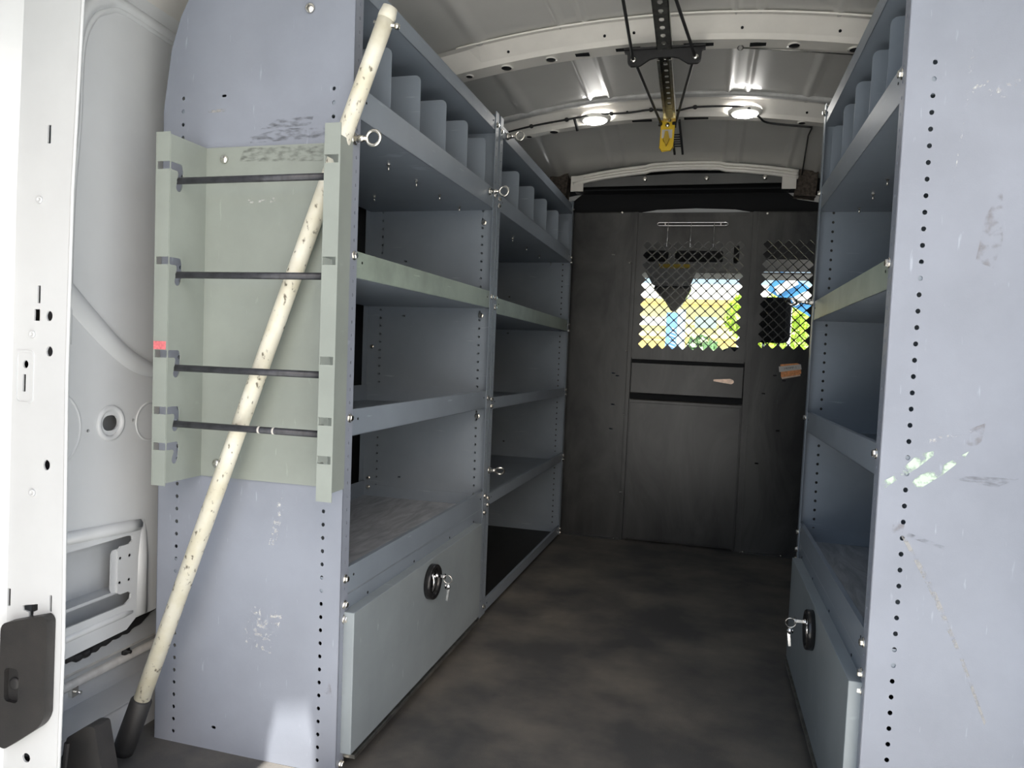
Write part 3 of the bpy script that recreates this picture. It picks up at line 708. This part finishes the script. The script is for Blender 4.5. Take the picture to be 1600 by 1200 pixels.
lp = [(-.228, 1.4445), (-.232, 1.450), (-.228, 1.4555), (.066, 1.4555), (.070, 1.450), (.066, 1.4445)]
m.tube([(a, yk, b) for a, b in [(-.226, 1.443), (-.233, 1.446), (-.235, 1.450), (-.233, 1.4545), (-.226, 1.4575), (-.08, 1.4575), (.064, 1.4575), (.071, 1.4545), (.073, 1.450), (.071, 1.446), (.064, 1.443), (-.08, 1.443)]], .0018, 8, closed=True)
part('frame', m, CHROME, hk)
for x in (-.187, -.085, .014):
    m = MB(); m.tube([(x, yk+.004, 1.459), (x, yk-.003, 1.457), (x, yk-.003, 1.42), (x, yk-.006, 1.375), (x, yk-.014, 1.350), (x, yk-.026, 1.345), (x, yk-.034, 1.355)], .0017, 8); m.lathe((x, yk-.034, 1.357), (0, 0, 1), [(.0025, -.002), (.0025, .002)], 8)
    part('hook', m, CHROME, hk)
for x in (-.20, .042): fix('pan', hk, (x, yk, 1.450), (0, -1, 0), 'screw', .55)
# foam pads at the upper corners
for (x0, x1, lb, z0, z1) in ((-.745, -.655, 'brown foam pad in the upper left corner behind the partition header', 1.575, 1.698), (.345, .43, 'brown foam pad in the upper right corner behind the partition header', 1.565, 1.683)):
    m = MB(); m.plate([(x0, z0+.01), (x1-.005, z0), (x1, z1), (x0+.012, z1-.004)], [], 'y', 3.40, 3.46)
    single('foam_pad', lb, 'pad', m, FOAM, ((x0+x1)/2, 3.43, z0), 'W', 'foam pads at the upper corners', bevel=.004)
m = MB(); m.plate([(-1.10, 1.50), (-.60, 1.60), (-.635, 1.625), (-.66, 1.705), (-1.10, 1.66)], [], 'y', 3.462, 3.466); m.plate([(.285, 1.62), (.80, 1.50), (.80, 1.66), (.33, 1.70)], [], 'y', 3.462, 3.466)
struct('trim_9', m, BLACKD)

# ============================================================ CEILING FITTINGS
def dome(x, y, label):
    z = zr(x, y)-.036
    t = thing('dome_light', label, 'light', (x, y, z), 'W', 'lit dome lights on the second roof bow')
    t.rotation_euler = (radians(-24), 0, 0)
    m = MB(); n = 28; rings = []
    for (rx, ry, h) in ((.062, .030, 0), (.060, .029, -.008), (.046, .020, -.013)):
        rings.append([(x+rx*cos(2*pi*k/n), y+ry*sin(2*pi*k/n), z+h) for k in range(n)])
    m.add(sum(rings, []), [(i*n+k, i*n+(k+1) % n, (i+1)*n+(k+1) % n, (i+1)*n+k) for i in range(2) for k in range(n)], 0, True)
    part('bezel', m, PEARL, t)
    m = MB(); rings = []
    for (s_, h) in ((1, -.0125), (.92, -.018), (.6, -.021), (.05, -.022)): rings.append([(x+.046*s_*cos(2*pi*k/n), y+.020*s_*sin(2*pi*k/n), z+h) for k in range(n)])
    m.add(sum(rings, []), [(i*n+k, i*n+(k+1) % n, (i+1)*n+(k+1) % n, (i+1)*n+k) for i in range(3) for k in range(n)], 0, True)
    part('lens', m, LENS, t, label='glowing white lens')
dome(-.452, 2.845, 'left one of the two glowing white dome lights')
dome(.098, 2.843, 'right one of the two glowing white dome lights')
# wiring along the second bow
m = MB(); wp = spl([(-.84, 2.84, zr(-.84, 2.84)-.030), (-.70, 2.832, zr(-.70, 2.83)-.03), (-.56, 2.826, zr(-.56, 2.83)-.032), (-.45, 2.822, zr(-.45, 2.83)-.031), (-.33, 2.826, zr(-.33, 2.83)-.036), (-.24, 2.822, zr(-.24, 2.83)-.033), (-.15, 2.830, zr(-.15, 2.83)-.038), (-.08, 2.822, zr(-.08, 2.83)-.03), (.04, 2.818, zr(.04, 2.83)-.028), (.11, 2.822, zr(.11, 2.83)-.032), (.15, 2.86, zr(.15, 2.85)-.050), (.19, 2.90, zr(.19, 2.9)-.056), (.34, 2.905, zr(.34, 2.9)-.056)], 8)
m.tube(wp, .0038, 8)
for i in (8, 16, 28, 40, 56, 72): m.lathe(wp[min(i, len(wp)-1)], (0, -1, -1), [(.007, -.004), (.009, 0), (.006, .006)], 10)
m.tube([wp[18], (wp[18][0]+.006, 2.85, wp[18][2]-.022), (wp[18][0]+.008, 2.862, wp[18][2]-.036)], .006, 8)
single('roof_wiring', 'thin black wiring loom clipped along the second roof bow', 'cable', m, RUB, (-.2, 2.83, 1.76))
m = MB(); m.tube([(.340, 2.93, zr(.34, 2.93)-.052), (.348, 3.10, 1.735), (.366, 3.40, 1.660), (.362, 3.45, 1.62)], .0028, 8)
single('hanging_wire', 'thin black wire dropping from the roof bow to the right corner', 'cable', m, RUB, (.34, 2.93, 1.74))
m = MB(); m.tube([(.06, 2.245, zr(.06, 2.24)-.056), (.20, 2.250, zr(.2, 2.24)-.058), (.37, 2.255, zr(.37, 2.25)-.056)], .0018, 6); m.ring((.055, 2.245, zr(.06, 2.24)-.056), (0, .5, 1), .008, .0016, 16, 6)
single('steel_cable', 'thin steel cable with a loop end under the first roof bow', 'cable', m, DSTEEL, (.2, 2.25, 1.74))
# strut rail hanging under the bows
sr = thing('strut_rail', 'perforated steel strut rail running lengthwise under the roof', 'rail', (-.16, 2.1, 1.70))
zS = 1.705
def sx(y): return -.150-.012*(y-1.8)
m = MB(); ya, yb = 1.35, 2.24
hl = [rrect(-.0065, .0065, y_-.011, y_+.011, .006, 4) for y_ in [1.40+.047*i for i in range(18)]]
m.plate([(-.0205, ya), (.0205, ya), (.0205, yb), (-.0205, yb)], hl, 'z', zS, zS+.0022)
m.box(-.0205, -.0185, ya, yb, zS, zS+.020); m.box(.0185, .0205, ya, yb, zS, zS+.020)
m.v = [(v[0]+sx(v[1]), v[1], v[2]) for v in m.v]; part('perforated_channel', m, DSTEEL, sr)
m = MB(); ya, yb = 2.16, 2.64; hl = [rrect(-.006, .006, y_-.010, y_+.010, .005, 4) for y_ in [2.20+.047*i for i in range(9)]]
for s_ in (-1, 1): m.box(s_*.0205, s_*.0185, ya, yb, zS-.024, zS); m.box(s_*.0205, s_*.0125, ya, yb, zS-.0255, zS-.0235)
m.plate([(-.0205, ya), (.0205, ya), (.0205, yb), (-.0205, yb)], hl, 'z', zS-.003, zS-.001, 1)
m.v = [(v[0]+sx(v[1]), v[1], v[2]) for v in m.v]; part('open_channel', m, [DSTEEL, mat('dark_channel_floor', (.05, .05, .045), .5, .6, noise=.5, nscale=30)], sr)
m = MB(); xx = sx(2.65); m.box(xx-.021, xx+.021, 2.640, 2.644, zS-.032, zS+.004); m.box(xx-.022, xx+.022, 2.636, 2.672, zS-.034, zS-.030); part('end_bracket', m, BRASS, sr)
fix('bolt', sr, (xx, 2.655, zS-.034), (0, 0, -1), sc=.8)
for y_ in (2.215, ): fix('bolt', sr, (sx(y_), y_, zS-.003), (0, 0, -1), sc=1.1)
m = MB(); m.box(xx-.018, xx+.018, 2.66, 2.78, zS-.022, zS-.008); m.box(xx-.004, xx+.004, 2.7, 3.12, zS-.026, zS-.018); m.box(xx+.028, xx+.036, 2.7, 3.12, zS-.026, zS-.018)
for i in range(6): m.box(xx-.004, xx+.036, 2.86+.03*i, 2.866+.03*i, zS-.024, zS-.020)
part('slide_arm', m, RUB, sr, label='black ladder-like slide arm')
# black hanger bracket
br = thing('hanger_bracket', 'black winged bracket holding the cord under the first bow', 'bracket', (-.16, 2.22, 1.70))
m = MB(); xb = sx(2.15)
m.plate(rpoly([(xb-.113, 1.712), (xb-.113, 1.704), (xb-.104, 1.700), (xb-.102, 1.672), (xb-.094, 1.664), (xb-.068, 1.664), (xb-.040, 1.682), (xb-.022, 1.686), (xb+.022, 1.686), (xb+.040, 1.682), (xb+.068, 1.664), (xb+.094, 1.664), (xb+.102, 1.672), (xb+.104, 1.700), (xb+.113, 1.704), (xb+.113, 1.712)], .004), [circ((xb-.085, 1.681), .008, 12), circ((xb+.087, 1.681), .008, 12)], 'y', 2.150, 2.160)
m.box(xb-.113, xb+.113, 2.142, 2.175, 1.708, 1.713)
part('wing_plate', m, RUB, br, .002)
for dx_ in (-.085, .087):
    fix('pan', br, (xb+dx_, 2.149, 1.681), (0, -1, 0), 'screw', 1.0)
m = MB()
m.tube([(-.215, 1.30, 1.705), (-.2345, 1.80, 1.692), (xb-.087, 2.141, 1.682), (xb-.084, 2.146, 1.681), (-.191, 2.71, 1.674)], .0042, 10)
m.tube([(-.150, 1.30, 1.705), (-.112, 1.82, 1.692), (xb+.085, 2.141, 1.682), (xb+.084, 2.146, 1.681), (-.143, 2.71, 1.674)], .0042, 10)
for xx_ in (-.194, -.146): m.lathe((xx_, 2.705, 1.668), (0, 0, 1), [(.008, 0), (.009, .008), (.006, .014)], 12)
single('elastic_cord', 'black elastic cord stretched in a long diamond either side of the rail', 'cord', m, RUB, (-.17, 2.1, 1.69))
# yellow clamp
yc = thing('yellow_clamp', 'yellow plastic clamp with a wing knob hanging at the end of the rail', 'clamp', (-.168, 2.71, 1.66))
cx = -.1690
m = MB(); m.plate([(cx-.0225, 1.684), (cx+.0235, 1.685), (cx+.0225, 1.592), (cx+.013, 1.582), (cx-.015, 1.581), (cx-.0245, 1.590)], [], 'y', 2.700, 2.716)
part('body', m, YEL, yc, .003)
m = MB(); m.box(cx-.019, cx+.018, 2.6985, 2.7000, 1.622, 1.652); part('label_plate', m, LABEL, yc)
m = MB(); m.lathe((cx-.002, 2.700, 1.618), (0, -1, 0), [(.012, 0), (.009, .006), (.006, .010)], 16)
m.plate(rpoly([(cx-.006, 1.642), (cx+.004, 1.642), (cx+.010, 1.615), (cx, 1.590), (cx-.010, 1.612)], .004), [], 'y', 2.680, 2.694); part('wing_knob', m, YELD, yc, .002)
fix('pan', yc, (cx, 2.700, 1.668), (0, -1, 0), 'screw', .9)

# ============================================================ CAB AND WORLD BEYOND
CABG = mat('cab_grey_trim', (.19, .188, .182), .75, noise=.06, nscale=30); CABD = mat('cab_dark_trim', (.022, .023, .026), .6)
cl = MB(); cl.box(-1.15, .86, 3.50, 4.75, 1.62, 1.64); cl.box(-1.15, .86, 4.73, 4.78, 1.485, 1.64); struct('ceiling', cl, CABG)
cl = MB(); cl.box(-1.15, .86, 3.50, 5.25, -.012, 0); struct('floor', cl, CABG)
cl = MB(); cl.box(-1.17, -1.15, 3.50, 5.25, 0, .85); cl.box(-1.17, -1.10, 3.50, 3.75, .85, 1.64); cl.tube([(-1.14, 4.55, 1.60), (-1.14, 5.30, .88)], .04, 8); struct('wall_cab_left', cl, CABG)
cl = MB(); cl.box(.86, .88, 3.5, 5.25, 0, .85); cl.box(.80, .88, 3.5, 3.75, .85, 1.64); cl.tube([(.84, 4.55, 1.60), (.84, 5.30, .88)], .04, 8); struct('wall_cab_right', cl, CABG)
cl = MB(); cl.box(-1.15, .86, 5.25, 5.30, 0, .86); struct('wall_cab_front', cl, CABG)
sh = thing('overhead_shelf', 'grey overhead storage shelf with dark slots seen through the upper door mesh', 'shelf', (-.15, 4.4, 1.40))
m = MB(); m.plate([(-.95, 1.345), (.70, 1.36), (.70, 1.60), (-.95, 1.60)], [rrect(-.375, -.225, 1.405, 1.470, .01), rrect(-.19, .075, 1.405, 1.470, .01), rrect(.13, .16, 1.40, 1.5, .01), rrect(.24, .60, 1.425, 1.55, .01)], 'y', 4.30, 4.31)
m.box(-.95, .70, 4.31, 4.60, 1.345, 1.355)
part('fascia', m, CABG, sh); m = MB(); m.box(-.94, .69, 4.44, 4.45, 1.38, 1.60); part('back', m, CABD, sh)
m = MB(); m.box(-.275, -.105, 4.297, 4.30, 1.370, 1.392); part('caution_label', m, mat('yellow_label', (.42, .30, .03), .6, noise=.3, nscale=80), sh, label='yellow caution strip')
m = MB(); m.plate(rpoly([(-.350, 1.352), (-.06, 1.352), (-.095, 1.262), (-.30, 1.262)], .012), [], 'y', 4.22, 4.24); m.box(-.30, -.12, 4.235, 4.302, 1.340, 1.350)
single('sun_visor', 'grey folded visor panel behind the door mesh', 'visor', m, CABG, (-.2, 4.23, 1.26))
m = MB(); m.plate(rpoly([(-.290, 1.278), (-.095, 1.278), (-.088, 1.255), (-.130, 1.175), (-.170, 1.125), (-.195, 1.125), (-.235, 1.185), (-.300, 1.250)], .012), [], 'y', 4.30, 4.38); m.box(-.21, -.17, 4.33, 4.36, 1.26, 1.346)
single('mirror_housing', 'black wedge-shaped mirror and sensor housing hanging at the windscreen', 'mirror', m, mat('mirror_black', (.010, .012, .014), .2), (-.19, 4.34, 1.13), bevel=.015)
se = thing('cab_seat', 'dark cab seat with a square headrest behind the right mesh window', 'seat', (.33, 4.0, .30))
m = MB(); m.box(.240, .415, 3.93, 4.03, .955, 1.185); hrp = part('headrest', m, mat('seat_cloth', (.012, .0125, .014), .9, noise=.3, nscale=120), se, .03)
m = MB(); m.box(.08, .58, 3.90, 4.02, .30, .925); part('backrest', m, MATS['seat_cloth'], se, .05)
m = MB(); m.box(.08, .58, 4.0, 4.5, .18, .38); part('seat_cushion', m, MATS['seat_cloth'], se, .04)
m = MB(); m.box(.10, .56, 3.95, 4.45, .0, .18); part('pedestal', m, CABD, se)
for x in (.29, .365):
    m = MB(); m.tube([(x, 3.98, .91), (x, 3.98, .97)], .006, 8); part('headrest_post', m, STEEL, se)
m = MB(); m.box(-1.10, .81, 4.85, 5.24, .50, .84); m.box(-.6, .3, 4.80, 4.86, .60, .78)
single('dashboard', 'dark dashboard under the windscreen', 'dashboard', m, CABD, (-.15, 5.05, .5), bevel=.03)
gl = bpy.data.materials.new('window_glass'); gl.use_nodes = True; t_ = gl.node_tree; t_.nodes.remove(t_.nodes['Principled BSDF'])
tr_ = t_.nodes.new('ShaderNodeBsdfTransparent'); tr_.inputs[0].default_value = (.90, .95, .93, 1); gs = t_.nodes.new('ShaderNodeBsdfGlossy'); gs.inputs['Roughness'].default_value = .02
fr = t_.nodes.new('ShaderNodeFresnel'); fr.inputs[0].default_value = 1.3; mxs = t_.nodes.new('ShaderNodeMixShader')
t_.links.new(fr.outputs[0], mxs.inputs[0]); t_.links.new(tr_.outputs[0], mxs.inputs[1]); t_.links.new(gs.outputs[0], mxs.inputs[2]); t_.links.new(mxs.outputs[0], t_.nodes['Material Output'].inputs[0])
m = MB(); m.add([(-1.12, 5.28, .86), (.83, 5.28, .86), (.83, 4.76, 1.49), (-1.12, 4.76, 1.49)], [(0, 1, 2, 3)]); struct('window_1', m, gl)

# outside: pale yellow building, blue post, trees, blue and white truck
bl = thing('building', 'pale yellow building front beyond the windscreen with white bands', 'building', (-1, 18, -.68))
YB = mat('yellow_wall', (.80, .72, .36), .8, noise=.05, nscale=2); YO = mat('ochre_band', (.70, .50, .16), .8); WW = mat('white_wall', (.82, .82, .80), .8); SH = mat('soft_grey_green', (.30, .38, .36), .7)
m = MB(); m.box(-6, .72, 18, 24, -.68, 2.30)
for i in range(8): m.box(-6, .72, 17.985, 18, -.3+.3*i, -.285+.3*i, 1)
part('wall', m, [YB, YO], bl)
m = MB(); m.box(-6.1, .76, 17.9, 24, 2.30, 2.42); part('roof_edge', m, YO, bl)
m = MB(); m.box(-.25, .25, 17.96, 18.0, 1.75, 2.02); part('window', m, SH, bl)
m = MB(); m.box(-6, -.9, 17.96, 18, 1.78, 1.98); part('white_band', m, WW, bl)
m = MB(); m.box(-6, -.5, 17.95, 18, 1.22, 1.42); m.box(-.45, .72, 17.95, 18, 1.36, 1.46); part('ochre_band', m, YO, bl)
m = MB(); m.box(-12, 6, 30, 32, -.68, 4.1); single('white_hall', 'white hall behind the yellow building', 'building', m, WW, (0, 31, -.68))
m = MB(); m.box(-.86, -.62, 16.9, 17.1, -.68, 2.02); m.box(-.62, -.44, 16.95, 17.1, -.68, 2.10, 1)
for i in range(7): m.obox(Matrix.Translation((-.70, 16.89, 1.18+.08*i)) @ R3('Y', .35), .13, .01, .016, 2)
single('blue_post', 'blue post with white slanted lines in front of the yellow building', 'post', m, [mat('post_blue', (.16, .34, .62), .5), mat('post_pale_blue', (.42, .52, .66), .5), WW], (-.65, 17, -.68))
def tree(x, y, h, R, n, label, mt, mt2):
    t = thing('tree', label, 'tree', (x, y, -.68), 'W', 'trees beyond the windscreen')
    m = MB(); m.tube([(x, y, -.68), (x+.05, y, h*.5), (x, y, h)], [.09, .07, .04], 8); part('trunk', m, mat('bark', (.16, .11, .07), .9) if 'bark' not in MATS else MATS['bark'], t)
    m = MB()
    for i in range(n):
        d = Vector((random.gauss(0, 1), random.gauss(0, 1), random.gauss(0, 1))).normalized()*R*random.random()**.4
        p = Vector((x, y, h))+Vector((d.x, d.y, d.z*1.1)); q = Euler((random.random()*6, random.random()*6, random.random()*6)).to_matrix().to_4x4(); q.translation = p
        s_ = .05+.05*random.random(); v = [q @ Vector(c_) for c_ in ((-s_, 0, 0), (0, -s_*.6, 0), (s_, 0, 0), (0, s_*.6, 0))]
        m.add(v, [(0, 1, 2, 3)], random.randint(0, 1))
    part('foliage', m, [mt, mt2], t)
LM = mat('lime_leaf', (.42, .60, .06), .7); LM2 = mat('lime_leaf_pale', (.62, .74, .22), .7); DG = mat('green_leaf', (.12, .24, .10), .7); PG = mat('pale_green_leaf', (.50, .62, .40), .7)
tree(.80, 16.5, 1.95, .42, 900, 'lime green tree at the right edge of the door mesh view', LM, LM2)
tree(2.15, 20, 1.7, 1.15, 3600, 'broad lime green tree behind the cab seat headrest', LM, LM2)
tree(2.35, 15.5, 1.55, .42, 900, 'small pale tree at the right edge of the right mesh window', PG, LM2)
tree(-.05, 14.5, 1.05, .34, 700, 'low dark green shrub at the foot of the yellow building', DG, PG)
m = MB(); M_ = Matrix.Translation((1.78, 14, 2.05)) @ R3('Y', .55)
m.obox(M_, 1.5, .05, .42); 
for i in range(4): m.obox(M_ @ Matrix.Translation((-.52+.36*i, -.04, .02)) @ R3('Y', .5), .15, .02, .40, 1)
m.tube([(1.45, 14.02, -.68), (1.45, 14.02, 2.1)], .03, 8, 1)
single('banner', 'sloping blue and white banner in the right mesh window', 'banner', m, [mat('banner_blue', (.03, .17, .38), .6), WW], (1.78, 14, -.68))
